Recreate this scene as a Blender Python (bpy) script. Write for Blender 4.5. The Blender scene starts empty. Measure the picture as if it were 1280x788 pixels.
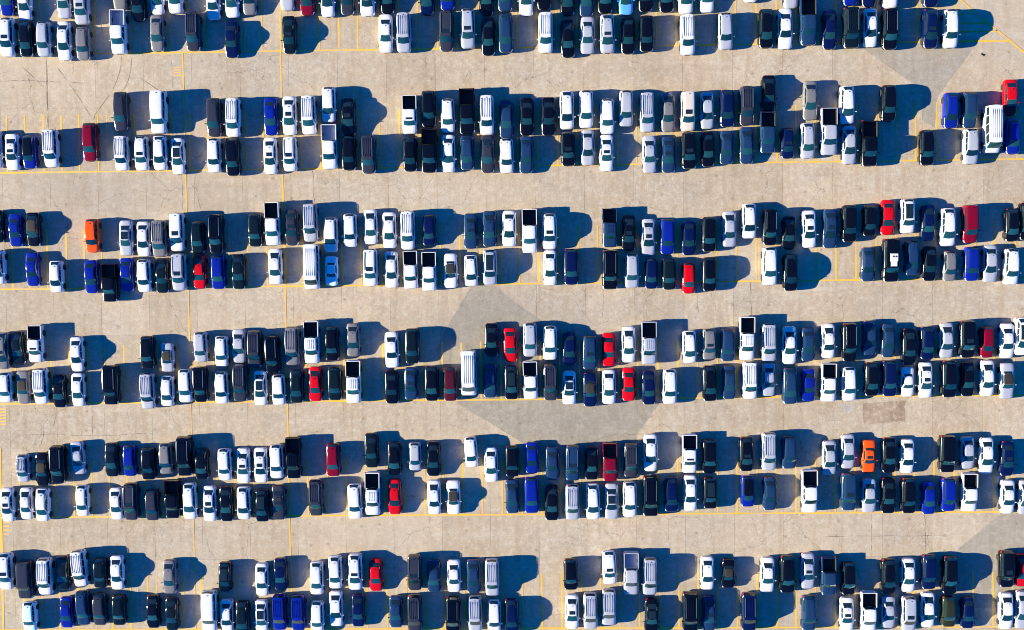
import bpy, bmesh, math, random, re
from mathutils import Vector, Matrix
random.seed(7)
R = math.radians
scene = bpy.context.scene
C = scene.collection

# ------------------------------------------------------------------ camera
H = 130.0                       # drone height in metres
FPX = 1205.0                    # focal length in photograph pixels (1280 wide)
TX, TY = math.tan(R(1.6)), math.tan(R(2.0))
fwd = Vector((-TX, -TY, -1.0)).normalized()
rgt = fwd.cross(Vector((0, 1, 0))).normalized()
upv = rgt.cross(fwd).normalized()
cd = bpy.data.cameras.new('camera')
cam = bpy.data.objects.new('camera', cd)
C.objects.link(cam)
cam.matrix_world = Matrix(((rgt.x, upv.x, -fwd.x, 0), (rgt.y, upv.y, -fwd.y, 0), (rgt.z, upv.z, -fwd.z, H), (0, 0, 0, 1)))
cd.sensor_fit = 'HORIZONTAL'
cd.sensor_width = 36.0
cd.lens = 36.0 * FPX / 1280.0
cd.clip_end = 6000
scene.camera = cam

# ------------------------------------------------------------------ sky and sun
SUN_EL = R(17.4)
SHADOW_AZ = R(5.0)              # shadows fall to the right and a touch upwards
world = bpy.data.worlds.new('World')
scene.world = world
world.use_nodes = True
wn, wl = world.node_tree.nodes, world.node_tree.links
wn.clear()
sky = wn.new('ShaderNodeTexSky')
sky.sky_type = 'NISHITA'
sky.sun_disc = False
sky.sun_elevation = SUN_EL
sky.sun_rotation = R(270) - SHADOW_AZ
sky.air_density = 1.0
sky.dust_density = 0.0
sky.ozone_density = 10.0
hsv = wn.new('ShaderNodeHueSaturation')
hsv.inputs['Hue'].default_value = .508
hsv.inputs['Saturation'].default_value = 2.0
bgn = wn.new('ShaderNodeBackground')
bgn.inputs['Strength'].default_value = 0.083
wo = wn.new('ShaderNodeOutputWorld')
wl.new(sky.outputs[0], hsv.inputs['Color'])
wl.new(hsv.outputs[0], bgn.inputs['Color'])
wl.new(bgn.outputs[0], wo.inputs['Surface'])

sl = bpy.data.lights.new('sun', 'SUN')
sl.energy = 5.0
sl.angle = R(0.5)
sl.color = (1.0, 0.91, 0.66)
sun = bpy.data.objects.new('sun', sl)
C.objects.link(sun)
sdir = Vector((math.cos(SUN_EL) * math.cos(SHADOW_AZ), math.cos(SUN_EL) * math.sin(SHADOW_AZ), -math.sin(SUN_EL)))
sun.rotation_euler = sdir.to_track_quat('-Z', 'Y').to_euler()
sun.location = (-60, 0, 40)

scene.view_settings.view_transform = 'Standard'
scene.view_settings.look = 'None'
scene.view_settings.exposure = 1.78
scene.view_settings.gamma = 1.0
scene.cycles.filter_width = 0.95

# ------------------------------------------------------------------ helpers
def at(px, py, z=0.0):
    """photograph pixel -> point of the place at height z"""
    d = (rgt * ((px - 640.0) / FPX) - upv * ((py - 394.0) / FPX) + fwd)
    k = (z - H) / d.z
    return Vector((0, 0, H)) + d * k

row_a, row_b = at(100, 503.8), at(1180, 494.0)
ROW_ANG = math.atan2(row_b.y - row_a.y, row_b.x - row_a.x)

def smooth(me, ang=38):
    for p in me.polygons:
        p.use_smooth = True
    me.set_sharp_from_angle(angle=R(ang))

def mesh_from(name, verts, faces, ang=38, fix=True):
    me = bpy.data.meshes.new(name)
    me.from_pydata([tuple(v) for v in verts], [], faces)
    if fix:
        bm = bmesh.new()
        bm.from_mesh(me)
        bmesh.ops.remove_doubles(bm, verts=bm.verts, dist=0.0005)
        bmesh.ops.recalc_face_normals(bm, faces=bm.faces)
        bm.to_mesh(me)
        bm.free()
    smooth(me, ang)
    return me

class MB:
    """collects boxes / prisms into one mesh"""
    def __init__(s):
        s.v, s.f, s.m = [], [], []
    def box(s, c, d, taper=1.0, mat=0):
        i = len(s.v)
        for dz in (-.5, .5):
            k = 1.0 if dz < 0 else taper
            for dx, dy in ((-.5, -.5), (.5, -.5), (.5, .5), (-.5, .5)):
                s.v.append((c[0] + dx * d[0] * k, c[1] + dy * d[1] * k, c[2] + dz * d[2]))
        for q in ((3, 2, 1, 0), (4, 5, 6, 7), (0, 1, 5, 4), (1, 2, 6, 5), (2, 3, 7, 6), (3, 0, 4, 7)):
            s.f.append([i + k for k in q]); s.m.append(mat)
        return s
    def grid(s, pts, nu, nv, mat=0):
        i = len(s.v)
        s.v += pts
        for a in range(nu - 1):
            for b in range(nv - 1):
                s.f.append([i + a * nv + b, i + (a + 1) * nv + b, i + (a + 1) * nv + b + 1, i + a * nv + b + 1]); s.m.append(mat)
        return s
    def disc(s, c, r, nx, n=14, mat=0):
        i = len(s.v)
        for k in range(n):
            a = 2 * math.pi * k / n
            s.v.append((c[0], c[1] + r * math.cos(a), c[2] + r * math.sin(a)))
        q = [i + k for k in range(n)]
        s.f.append(q if nx > 0 else q[::-1]); s.m.append(mat)
        return s
    def tube(s, c, r, w, n=14, mat=0):
        i = len(s.v)
        for dx in (-.5, .5):
            for k in range(n):
                a = 2 * math.pi * k / n
                s.v.append((c[0] + dx * w, c[1] + r * math.cos(a), c[2] + r * math.sin(a)))
        for k in range(n):
            k2 = (k + 1) % n
            s.f.append([i + k, i + k2, i + n + k2, i + n + k]); s.m.append(mat)
        return s
    def mesh(s, name, ang=38, fix=False):
        me = bpy.data.meshes.new(name)
        me.from_pydata([tuple(v) for v in s.v], [], s.f)
        for p, m in zip(me.polygons, s.m):
            p.material_index = m
        smooth(me, ang)
        return me

# ------------------------------------------------------------------ materials
def newmat(name):
    m = bpy.data.materials.new(name)
    m.use_nodes = True
    n, l = m.node_tree.nodes, m.node_tree.links
    return m, n, l, n['Principled BSDF']

def N(n, t, **k):
    x = n.new(t)
    for a, b in k.items():
        if a in x.inputs:
            x.inputs[a].default_value = b
        else:
            setattr(x, a, b)
    return x

def math_node(n, l, op, a, b=None, clamp=False):
    x = n.new('ShaderNodeMath'); x.operation = op; x.use_clamp = clamp
    for i, v in enumerate((a, b)):
        if v is None: continue
        if isinstance(v, (int, float)): x.inputs[i].default_value = v
        else: l.new(v, x.inputs[i])
    return x.outputs[0]

def mixc(n, l, fac, a, b, mode='MIX'):
    x = n.new('ShaderNodeMix'); x.data_type = 'RGBA'; x.blend_type = mode
    for i, v in ((0, fac), (6, a), (7, b)):
        if isinstance(v, (int, float)): x.inputs[i].default_value = v
        elif isinstance(v, tuple): x.inputs[i].default_value = (*v, 1)
        else: l.new(v, x.inputs[i])
    return x.outputs[2]

def ramp(n, l, src, lo, hi):
    x = n.new('ShaderNodeMapRange'); x.clamp = True
    l.new(src, x.inputs[0]); x.inputs[1].default_value = lo; x.inputs[2].default_value = hi
    return x.outputs[0]

def concrete(name, base, warm, grey, seams=True, crack=1.0):
    m, n, l, p = newmat(name)
    geo = n.new('ShaderNodeNewGeometry')
    pos = geo.outputs['Position']
    def noise(scale, detail=5, rough=.6, vec=None, stretch=None):
        x = N(n, 'ShaderNodeTexNoise', Scale=scale, Detail=detail, Roughness=rough)
        src = vec or pos
        if stretch:
            mp = n.new('ShaderNodeMapping'); mp.inputs['Scale'].default_value = stretch
            l.new(src, mp.inputs['Vector']); src = mp.outputs[0]
        l.new(src, x.inputs['Vector'])
        return x
    big = noise(.06, 4).outputs['Fac']
    mid = noise(.45, 6, .65).outputs['Fac']
    fine = noise(5.0, 5, .7).outputs['Fac']
    streak = noise(.9, 5, .6, stretch=(1.0, .10, 1)).outputs['Fac']
    streakh = noise(.9, 5, .6, stretch=(.08, 1.0, 1)).outputs['Fac']
    col = mixc(n, l, ramp(n, l, big, .38, .64), warm, grey)
    col = mixc(n, l, .55, col, base)
    col = mixc(n, l, math_node(n, l, 'MULTIPLY', ramp(n, l, mid, .5, .74), .50), col, tuple(c * .66 for c in base))
    col = mixc(n, l, math_node(n, l, 'MULTIPLY', ramp(n, l, mid, .46, .28), .50), col, tuple(min(1, c * 1.28) for c in base))
    col = mixc(n, l, math_node(n, l, 'MULTIPLY', ramp(n, l, streak, .48, .64), .60), col, tuple(c * .72 for c in warm))
    col = mixc(n, l, math_node(n, l, 'MULTIPLY', ramp(n, l, streakh, .55, .75), .22), col, tuple(c * .70 for c in grey))
    col = mixc(n, l, math_node(n, l, 'MULTIPLY', ramp(n, l, fine, .46, .66), .62), col, tuple(c * .62 for c in base))
    grain = noise(1.5, 4, .7)
    col = mixc(n, l, math_node(n, l, 'MULTIPLY', ramp(n, l, grain.outputs['Fac'], .50, .68), .45), col, tuple(c * .70 for c in warm))
    col = mixc(n, l, math_node(n, l, 'MULTIPLY', ramp(n, l, grain.outputs['Fac'], .48, .32), .50), col, tuple(min(1, c * 1.3) for c in grey))
    broad = noise(.035, 3, .5, stretch=(.45, 1.3, 1)).outputs['Fac']
    col = mixc(n, l, math_node(n, l, 'MULTIPLY', ramp(n, l, broad, .52, .68), .38), col, tuple(c * .68 for c in grey))
    col = mixc(n, l, math_node(n, l, 'MULTIPLY', ramp(n, l, broad, .46, .32), .35), col, tuple(min(1, c * 1.2) for c in base))
    pale = noise(.12, 5, .7, stretch=(.35, 1.6, 1)).outputs['Fac']
    col = mixc(n, l, math_node(n, l, 'MULTIPLY', ramp(n, l, pale, .60, .70), .40), col, tuple(min(1, c * 1.32) for c in grey))
    # oil drips
    dv = N(n, 'ShaderNodeTexVoronoi', feature='F1', Scale=.42); dv.voronoi_dimensions = '2D'
    l.new(pos, dv.inputs['Vector'])
    dsp = n.new('ShaderNodeSeparateColor'); l.new(dv.outputs['Color'], dsp.inputs[0])
    drip = math_node(n, l, 'MULTIPLY', ramp(n, l, dv.outputs['Distance'], .13, .02), ramp(n, l, dsp.outputs[0], .55, .9))
    col = mixc(n, l, math_node(n, l, 'MULTIPLY', drip, .55), col, tuple(c * .40 for c in base))
    # rusty blotches, few and small
    bl = noise(.22, 3).outputs['Fac']
    col = mixc(n, l, math_node(n, l, 'MULTIPLY', math_node(n, l, 'MULTIPLY', ramp(n, l, bl, .62, .74), ramp(n, l, fine, .4, .65)), .5), col, (.21, .135, .09))
    oi = n.new('ShaderNodeObjectInfo')
    tone = math_node(n, l, 'ADD', math_node(n, l, 'MULTIPLY', oi.outputs['Random'], .13), .935)
    x = n.new('ShaderNodeMix'); x.data_type = 'RGBA'; x.blend_type = 'MULTIPLY'; x.inputs[0].default_value = 1
    l.new(col, x.inputs[6]); l.new(tone, x.inputs[7]); col = x.outputs[2]
    hgt = fine
    if seams:
        # fine random cracks
        for sc, th, wid, am in ((.16, .48, .007, .5), (.55, .55, .012, .42), (1.3, .55, .02, .30)):
            nz = noise(.5, 4)
            add = n.new('ShaderNodeVectorMath'); add.operation = 'MULTIPLY_ADD'
            l.new(nz.outputs['Color'], add.inputs[0]); add.inputs[1].default_value = (2.2, 2.2, 0); l.new(pos, add.inputs[2])
            vo = N(n, 'ShaderNodeTexVoronoi', feature='DISTANCE_TO_EDGE', Scale=sc); vo.voronoi_dimensions = '2D'
            l.new(add.outputs[0], vo.inputs['Vector'])
            edge = ramp(n, l, vo.outputs['Distance'], wid, wid * .25)
            mask = ramp(n, l, noise(.07 if sc < .3 else .11, 3).outputs['Fac'], th, th + .06)
            f = math_node(n, l, 'MULTIPLY', math_node(n, l, 'MULTIPLY', edge, mask), am * crack)
            col = mixc(n, l, f, col, (.07, .055, .045))
    l.new(col, p.inputs['Base Color'])
    p.inputs['Roughness'].default_value = .92
    p.inputs['Specular IOR Level'].default_value = .2
    bp = N(n, 'ShaderNodeBump', Strength=.12, Distance=.02)
    l.new(hgt, bp.inputs['Height']); l.new(bp.outputs[0], p.inputs['Normal'])
    return m

M = {}
M['concrete'] = concrete('pale_concrete', (.430, .355, .262), (.47, .352, .235), (.405, .36, .302))
M['patch'] = concrete('grey_concrete', (.312, .274, .220), (.318, .270, .207), (.302, .274, .234), crack=.5)
M['brown'] = concrete('broken_brown_concrete', (.30, .225, .16), (.27, .185, .12), (.42, .345, .26), crack=.8)
M['pale'] = concrete('pale_filler', (.43, .385, .335), (.45, .39, .33), (.42, .38, .34), seams=False)

def paint_line(name, wear_lo, wear_hi):
    m, n, l, p = newmat(name)
    geo = n.new('ShaderNodeNewGeometry')
    a = N(n, 'ShaderNodeTexNoise', Scale=1.1, Detail=6, Roughness=.7); l.new(geo.outputs['Position'], a.inputs['Vector'])
    b = N(n, 'ShaderNodeTexNoise', Scale=.25, Detail=3); l.new(geo.outputs['Position'], b.inputs['Vector'])
    f = math_node(n, l, 'ADD', math_node(n, l, 'MULTIPLY', a.outputs['Fac'], .6), math_node(n, l, 'MULTIPLY', b.outputs['Fac'], .4))
    f = ramp(n, l, f, wear_lo, wear_hi)
    col = mixc(n, l, f, (.74, .40, .025), (.44, .33, .19))
    l.new(col, p.inputs['Base Color']); p.inputs['Roughness'].default_value = .75
    return m
M['yellow'] = paint_line('yellow_road_paint', .46, .64)
M['faded'] = paint_line('faded_yellow_road_paint', .40, .58)

def simple(name, col, rough=.5, metal=0.0, coat=0.0, spec=.5):
    m, n, l, p = newmat(name)
    p.inputs['Base Color'].default_value = (*col, 1)
    p.inputs['Roughness'].default_value = rough
    p.inputs['Metallic'].default_value = metal
    p.inputs['Coat Weight'].default_value = coat
    p.inputs['Specular IOR Level'].default_value = spec
    # a little dust and wear so nothing is perfectly even
    t = n.new('ShaderNodeTexCoord')
    nz = N(n, 'ShaderNodeTexNoise', Scale=6.0, Detail=4); l.new(t.outputs['Object'], nz.inputs['Vector'])
    c = mixc(n, l, math_node(n, l, 'MULTIPLY', ramp(n, l, nz.outputs['Fac'], .4, .75), .25), col, tuple(min(1, x * 1.25 + .01) for x in col))
    l.new(c, p.inputs['Base Color'])
    return m

def carpaint(name, col, metal=0.0):
    m, n, l, p = newmat(name)
    oi = n.new('ShaderNodeObjectInfo')
    t = n.new('ShaderNodeTexCoord')
    nz = N(n, 'ShaderNodeTexNoise', Scale=1.6, Detail=5, Roughness=.6); l.new(t.outputs['Object'], nz.inputs['Vector'])
    dirt = math_node(n, l, 'MULTIPLY', ramp(n, l, nz.outputs['Fac'], .45, .75), .10)
    c = mixc(n, l, dirt, col, tuple(x * .75 + .004 for x in col))
    l.new(c, p.inputs['Base Color'])
    p.inputs['Roughness'].default_value = .55
    p.inputs['Specular IOR Level'].default_value = .0
    p.inputs['Metallic'].default_value = metal
    p.inputs['Coat Weight'].default_value = 1.0
    p.inputs['Coat Roughness'].default_value = .17
    return m

COL = {'W': ('white', (.62, .62, .63), 0), 'L': ('silver', (.37, .385, .44), .1), 'G': ('grey', (.165, .16, .165), .1),
       'D': ('dark grey', (.026, .029, .042), 0), 'K': ('black', (.0022, .0026, .0048), 0), 'E': ('black', (.0035, .0085, .0105), 0),
       'Z': ('slate blue', (.010, .033, .088), 0), 'N': ('navy blue', (.002, .006, .046), 0), 'B': ('bright blue', (.003, .013, .22), 0),
       'R': ('red', (.50, .002, .004), 0), 'M': ('maroon', (.16, .0015, .012), 0), 'Q': ('burgundy', (.060, .006, .012), 0),
       'O': ('orange', (.84, .075, .003), 0), 'T': ('light blue', (.10, .36, .78), .1), 'I': ('blue tinted white', (.55, .74, .80), 0),  # I: on the coupe, blue shade over white is put into the paint
       'A': ('beige', (.62, .54, .46), .1), 'F': ('olive green', (.020, .024, .009), 0)}
for k, (nm, c, me_) in COL.items():
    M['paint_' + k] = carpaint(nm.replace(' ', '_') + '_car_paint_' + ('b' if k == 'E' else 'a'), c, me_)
M['glass'] = simple('teal_window_glass', (.010, .050, .058), .04, 0, 0, .8)
_n, _l = M['glass'].node_tree.nodes, M['glass'].node_tree.links
_oi = _n.new('ShaderNodeObjectInfo')
_c = mixc(_n, _l, _oi.outputs['Random'], (.004, .022, .028), (.012, .066, .074))
_l.new(_c, _n['Principled BSDF'].inputs['Base Color'])
M['dark_glass'] = simple('dark_window_glass', (.008, .018, .024), .05, 0, 0, .7)
M['tyre'] = simple('tyre_rubber', (.012, .012, .012), .8)
M['rim'] = simple('alloy_rim', (.45, .45, .46), .3, .8)
M['trim'] = simple('black_trim', (.010, .010, .012), .5)
M['soft_top'] = simple('black_fabric_top', (.014, .012, .012), .9)
M['liner'] = simple('black_bed_liner', (.012, .012, .013), .8)
M['lamp'] = simple('clear_headlight', (.62, .64, .66), .12, .3)
M['tail'] = simple('red_taillight', (.45, .008, .008), .15)
M['rail_metal'] = simple('satin_rail_metal', (.42, .42, .44), .3, .8)
M['skid'] = None

# ------------------------------------------------------------------ the ground
def tag(o, label=None, cat=None, group=None, kind=None):
    if label: o['label'] = label
    if cat: o['category'] = cat
    if group: o['group'] = group
    if kind: o['kind'] = kind
    return o

def sheet(name, pts, z, mat, parent=None, thick=0):
    me = bpy.data.meshes.new(name)
    n = len(pts)
    vs = [(p.x, p.y, z) for p in pts]
    a = sum(pts[i].x * pts[(i + 1) % n].y - pts[(i + 1) % n].x * pts[i].y for i in range(n))
    if a < 0: vs = vs[::-1]
    me.from_pydata(vs, [], [list(range(n))])
    me.materials.append(mat)
    o = bpy.data.objects.new(name, me)
    C.objects.link(o)
    if parent: o.parent = parent
    return o

ground = sheet('parking_lot', [Vector((x, y, 0)) for x, y in ((-2500, -2500), (2500, -2500), (2500, 2500), (-2500, 2500))], -.03, M['concrete'])
tag(ground, kind='structure', label='pale concrete parking lot with yellow painted bays')

# concrete slabs, each with its own tone and a recessed joint
SW, SH, GAP = 6.6, 7.75, .022
mb = MB().box((0, 0, -.0125), (SW - GAP, SH - GAP, .025))
slab_me = mb.mesh('concrete_slab'); slab_me.materials.append(M['concrete'])
u = Vector((math.cos(ROW_ANG), math.sin(ROW_ANG), 0)); v = Vector((-u.y, u.x, 0))
org = at(640, 378)
for i in range(-11, 12):
    for j in range(-6, 7):
        s = bpy.data.objects.new('concrete_slab', slab_me); C.objects.link(s)
        s.parent = ground
        s.location = org + u * (i * SW) + v * (j * SH); s.rotation_euler.z = ROW_ANG

def patch(name, px, mat, label):
    o = sheet(name, [at(*p) for p in px], .004, mat)
    return tag(o, label, kind='structure')
patch('pavement_patch', [(589, 358), (617, 357), (655, 386), (690, 410), (760, 458), (825, 503), (797, 543), (781, 580), (700, 582), (645, 549), (573, 505), (556, 470), (544, 438), (557, 412)], M['patch'], 'darker grey pavement area in the middle of the lot')
patch('pavement_patch', [(1080, 62), (1085, 48), (1222, 45), (1222, 54), (1172, 121), (1168, 160), (1152, 150), (1154, 114)], M['patch'], 'darker grey pavement wedge near the striped corner')
patch('pavement_patch', [(1254, 640), (1400, 630), (1400, 760), (1180, 760), (1183, 712), (1197, 687)], M['patch'], 'darker grey pavement corner at lower right')
ju = lambda a: random.uniform(-a, a)
bp_ = [(1079 + k * 53 / 9, 504.5 - k * .35 + ju(.9)) for k in range(10)] + [(1132 + ju(1), 508 + k * 6) for k in range(3)] + [(1131 - k * 51 / 9, 527 + k * .4 + ju(.9)) for k in range(10)] + [(1079 + ju(1), 525 - k * 6) for k in range(3)]
patch('broken_surface', bp_, M['brown'], 'broken brown rectangle of pavement below the fourth row')
patch('filled_hollow', [(1050, 506), (1053, 503.5), (1057, 505), (1060, 506.5), (1064, 504), (1068, 505), (1069.5, 508), (1066, 513), (1061, 518), (1056, 515), (1051, 511)], M['pale'], 'pale heart shaped repair in the concrete')

LZ = .008
def line(name, p0, p1, wpx, mat='yellow', z=LZ):
    a, b = at(*p0), at(*p1)
    d = (b - a); d.z = 0
    nrm = Vector((-d.y, d.x, 0)).normalized() * (wpx * .108 / 2)
    return sheet(name, [a + nrm, b + nrm, b - nrm, a - nrm], z, M[mat], ground)

BAYS = [
 ([3, 26, 49.6, 73, 96, 119, 142, 165.6, 189, 212, 235, 258.4, 281, 304.6, 327, 350.6, 375.4, 399, 423.6, 447, 473.4, 498, 522.4, 547, 571.6, 596, 621, 645.6, 671, 695, 721, 745, 770, 795, 820.4, 845, 870, 894.6, 919.4, 945, 970.4, 995, 1020, 1045, 1070.6, 1097, 1122, 1146.4, 1170.6, 1195],
  (-40, -40), (69, 51), [(-20, 1262)]),
 ([8.6, 31.4, 54.4, 77, 99, 122.6, 146, 168.4, 193, 214.4, 237.4, 260, 283, 307, 329, 353, 376.6, 400.6, 425.6, 449.4, 474.6, 499.4, 525, 549, 573, 598, 622.6, 647, 672, 697, 720.6, 745, 771.6, 795.4, 821, 845, 871, 895, 921, 945, 971, 995, 1019.6, 1045, 1071, 1095.6, 1120.4, 1144.6, 1171, 1195, 1221, 1245, 1271],
  (145, 127), (216.5, 199), [(-20, 1300)]),
 ([15.6, 37, 59, 83, 105.4, 127, 151, 173, 196, 218, 241, 264, 286.4, 310, 333.6, 356.6, 379, 403.6, 427.4, 451.4, 477, 501, 526.4, 550.6, 575, 600, 624.6, 649, 673.6, 698.4, 723, 747, 773, 797, 822, 846.6, 871.4, 896, 920.6, 945.4, 970, 995, 1020.4, 1045, 1070, 1095, 1120, 1144, 1169.6, 1194, 1219.6, 1244, 1269],
  (288, 276), (362, 348), [(-20, 1300)]),
 ([-3, 19.4, 41.4, 64, 87, 109.4, 131, 155.4, 176.6, 200, 221.4, 244, 267, 289.4, 314, 337, 358.6, 382.4, 406.6, 430, 454, 479, 503.4, 528.6, 553, 577, 601.2, 626.2, 650.4, 675.6, 699.6, 724.6, 749, 773.6, 797.4, 822.6, 847.4, 872, 897, 921.4, 946, 971, 995, 1020, 1045, 1071, 1095, 1119, 1143.4, 1169, 1193, 1218, 1243, 1268],
  (434, 420), (505.3, 494), [(-20, 1300)]),
 ([1, 24.4, 46.6, 69.4, 92.4, 115, 137, 159, 181.4, 204, 227, 248, 271.6, 294, 317.4, 340, 362, 385, 409.4, 433, 457, 481, 506, 531, 554.6, 579, 603, 628, 652.6, 677, 701, 725.6, 750, 775, 798, 824, 847.4, 873, 897, 921.4, 946.6, 971, 995, 1019.6, 1044, 1069, 1094, 1119, 1143, 1167.6, 1192.6, 1217.4, 1241.6, 1265],
  (577, 571), (647, 640), [(-20, 1300)]),
 ([30, 53, 75, 98, 120, 140.6, 163.4, 185, 208, 229.6, 251.6, 275, 297, 321, 343.4, 365, 388, 411.4, 435.4, 459, 484, 508.4, 533, 556.4, 581, 604.6, 629.4, 653.4, 677.6, 702.6, 727, 751, 775.4, 799.4, 825, 848.6, 873, 897, 922, 946.6, 971, 995, 1019.6, 1044, 1069, 1093, 1118, 1142.6, 1167.4, 1192, 1216.4, 1241, 1265.6],
  (719, 714.5), (787.6, 783.6), [(-20, 1300)]),
]
for xs, (tl, tr), (bl_, br), spans in BAYS:
    f = lambda x, a, b: a + (b - a) * x / 1280.0
    for x in xs:
        sl_ = .020 - .017 * x / 1280
        yt, yb = f(x, tl, tr) + ju(1.2), f(x, bl_, br)
        ym = (max(yt, 0) + yb) / 2
        line('bay_line', (x + sl_ * (yt - ym), yt), (x + sl_ * (yb - ym), yb), 2.0)
    for a, b in spans:
        n = 8
        for k in range(n):
            x0, x1 = a + (b - a) * k / n, a + (b - a) * (k + 1) / n
            line('row_end_line', (x0, f(x0, bl_, br)), (x1, f(x1, bl_, br)), 2.0, z=LZ + .004)
# old ghost lines, lane lines, ladder marks and the striped corner
for x, y0, y1 in ((129, 8, 66), (178, 15, 66), (133, 143, 200), (181, 142, 200), (172, 720, 780), (195.6, 720, 780)):
    line('ghost_bay_line', (x, y0), (x + (y1 - y0) * .018, y1), 1.0, 'faded')
for (x0, y0, x1, y1, w, mt) in ((228.4, 66, 232, 214, 1.7, 'yellow'), (232, 214, 235.5, 360, 1.6, 'yellow'), (235.5, 360, 238.6, 504, 1.6, 'yellow'), (238.6, 504, 242, 646, 1.2, 'faded'), (242, 646, 245, 800, 1.4, 'faded'),
                               (350.8, 63, 353, 212, 2.0, 'yellow'), (353, 212, 356.4, 358, 2.1, 'yellow'), (356.4, 358, 359.4, 502, 2.0, 'yellow'), (359.4, 502, 362, 645, 1.7, 'yellow'), (362, 645, 365.5, 800, 1.6, 'yellow'),
                               (.6, 560, 1.4, 646, 2.0, 'yellow'), (1.4, 646, 4.4, 800, 3.0, 'yellow')):
    line('lane_line', (x0, y0), (x1, y1), w, mt, LZ + .008)
for k in range(4):
    line('ladder_mark', (217, 84.5 + 3.3 * k), (227, 84.3 + 3.3 * k), 1.3, 'faded')
    line('ladder_mark', (4.5, 653 + 5 * k), (12, 653 + 5 * k), 2.0, 'faded')
for k in range(6):
    line('ladder_mark', (-8, 512 + 3.8 * k), (8, 511.5 + 3.8 * k), 2.0, 'faded')
line('corner_line', (1195.5, -4), (1246.5, 38.5), 1.9, z=LZ + .012)
line('corner_line', (1245.5, 37.5), (1300, 82), 2.4, z=LZ + .012)
for y, x1 in ((17.5, 1220), (29, 1233.5), (39.7, 1246.5), (51.2, 1261)):
    line('corner_stripe', (1195.5, y), (x1, y), 1.7, z=LZ + .016)

# tyre skid marks and sealed cracks: thin curved ribbons
def translucent(name, col, alpha):
    m, n, l, p = newmat(name)
    p.inputs['Base Color'].default_value = (*col, 1); p.inputs['Roughness'].default_value = .9
    geo = n.new('ShaderNodeNewGeometry')
    a = N(n, 'ShaderNodeTexNoise', Scale=.8, Detail=5); l.new(geo.outputs['Position'], a.inputs['Vector'])
    l.new(math_node(n, l, 'MULTIPLY', ramp(n, l, a.outputs['Fac'], .36, .58), alpha), p.inputs['Alpha'])
    return m
M['skid'] = translucent('tyre_rubber_mark', (.10, .085, .075), .42)
M['crackmat'] = translucent('open_crack', (.10, .08, .065), .50)

def ribbon(name, pts, wpx, mat, label, z=.006):
    P = []
    n = len(pts)
    for k in range(n - 1):           # Catmull-Rom
        p0, p1, p2, p3 = (Vector(pts[max(0, min(n - 1, k + d))]) for d in (-1, 0, 1, 2))
        for s in range(6):
            t = s / 6
            P.append(.5 * ((2 * p1) + (p2 - p0) * t + (2 * p0 - 5 * p1 + 4 * p2 - p3) * t * t + (3 * p1 - p0 - 3 * p2 + p3) * t ** 3))
    P.append(Vector(pts[-1]))
    if mat == 'crackmat':
        P = [q + Vector((random.uniform(-.5, .5), random.uniform(-.5, .5))) for q in P]
    g = [at(q.x, q.y) for q in P]
    vs, fs = [], []
    for k, q in enumerate(g):
        d = g[min(k + 1, len(g) - 1)] - g[max(0, k - 1)]
        nr = Vector((-d.y, d.x, 0)).normalized() * wpx * .054 * (1 if 0 < k < len(g) - 1 else .3)
        vs += [(q.x + nr.x, q.y + nr.y, z), (q.x - nr.x, q.y - nr.y, z)]
        if k: fs.append((2 * k - 2, 2 * k - 1, 2 * k + 1, 2 * k))
    me = bpy.data.meshes.new(name); me.from_pydata(vs, [], fs); me.materials.append(M[mat])
    o = bpy.data.objects.new(name, me); C.objects.link(o)
    o.parent = ground
    return o
for pts, w, mt in (
    ([(152, 70), (150, 88), (143, 108), (133, 124), (120, 142), (117, 150)], 1.2, 'skid'),
    ([(164.5, 70), (163, 90), (159, 104), (154, 113)], 1.1, 'skid'),
    ([(72, 85), (86, 104), (100, 124), (113, 145)], 1.3, 'skid'),
    ([(28, 84), (42, 97), (55, 110)], 1.0, 'skid'),
    ([(172, 96), (185, 104), (198, 113)], 1.0, 'skid'),
    ([(213, 68), (216, 90), (216, 112)], .9, 'skid'),
    ([(226, 218), (228, 232), (228, 262)], .9, 'skid'),
    ([(238, 228), (246, 244), (251, 262)], .8, 'skid'),
    ([(125, 12), (128, 40), (136, 52), (141, 60)], .8, 'skid'),
    ([(590, 96), (586, 90), (579, 104)], .8, 'skid'),
    ([(58, 76), (58.5, 100), (59.5, 130), (60.5, 160)], 1.6, 'crackmat'),
    ([(391, 212), (392, 235), (393, 256)], .8, 'crackmat'),
    ([(938, 352), (938.5, 372), (939.5, 396)], .8, 'crackmat'),
    ([(1156, 644), (1156.5, 664), (1157, 690)], .7, 'crackmat'),
    ([(1089, 642), (1089.5, 668), (1089, 698)], .7, 'crackmat'),
    ([(55, 538), (53, 551), (48, 562)], .8, 'crackmat'),
    ([(66, 500), (69, 520), (66, 536)], .7, 'crackmat'),
    ([(115, 508), (115.5, 528), (116, 545)], .7, 'crackmat'),
    ([(870, 352), (871, 370), (873, 392)], .6, 'crackmat'),
    ([(754, 352), (754, 375), (753, 398)], .6, 'crackmat'),
    ([(0, 102), (30, 101), (60, 102), (110, 104)], .6, 'crackmat'),
    ([(20, 545), (60, 543), (110, 545), (200, 541)], .6, 'crackmat'),
    ([(1030, 671), (1100, 670), (1180, 670)], .6, 'crackmat'),
    ([(720, 566), (760, 545), (800, 543), (860, 544)], .5, 'crackmat')):
    ribbon('tyre_mark' if mt == 'skid' else 'pavement_crack', pts, w, mt, None)

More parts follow.
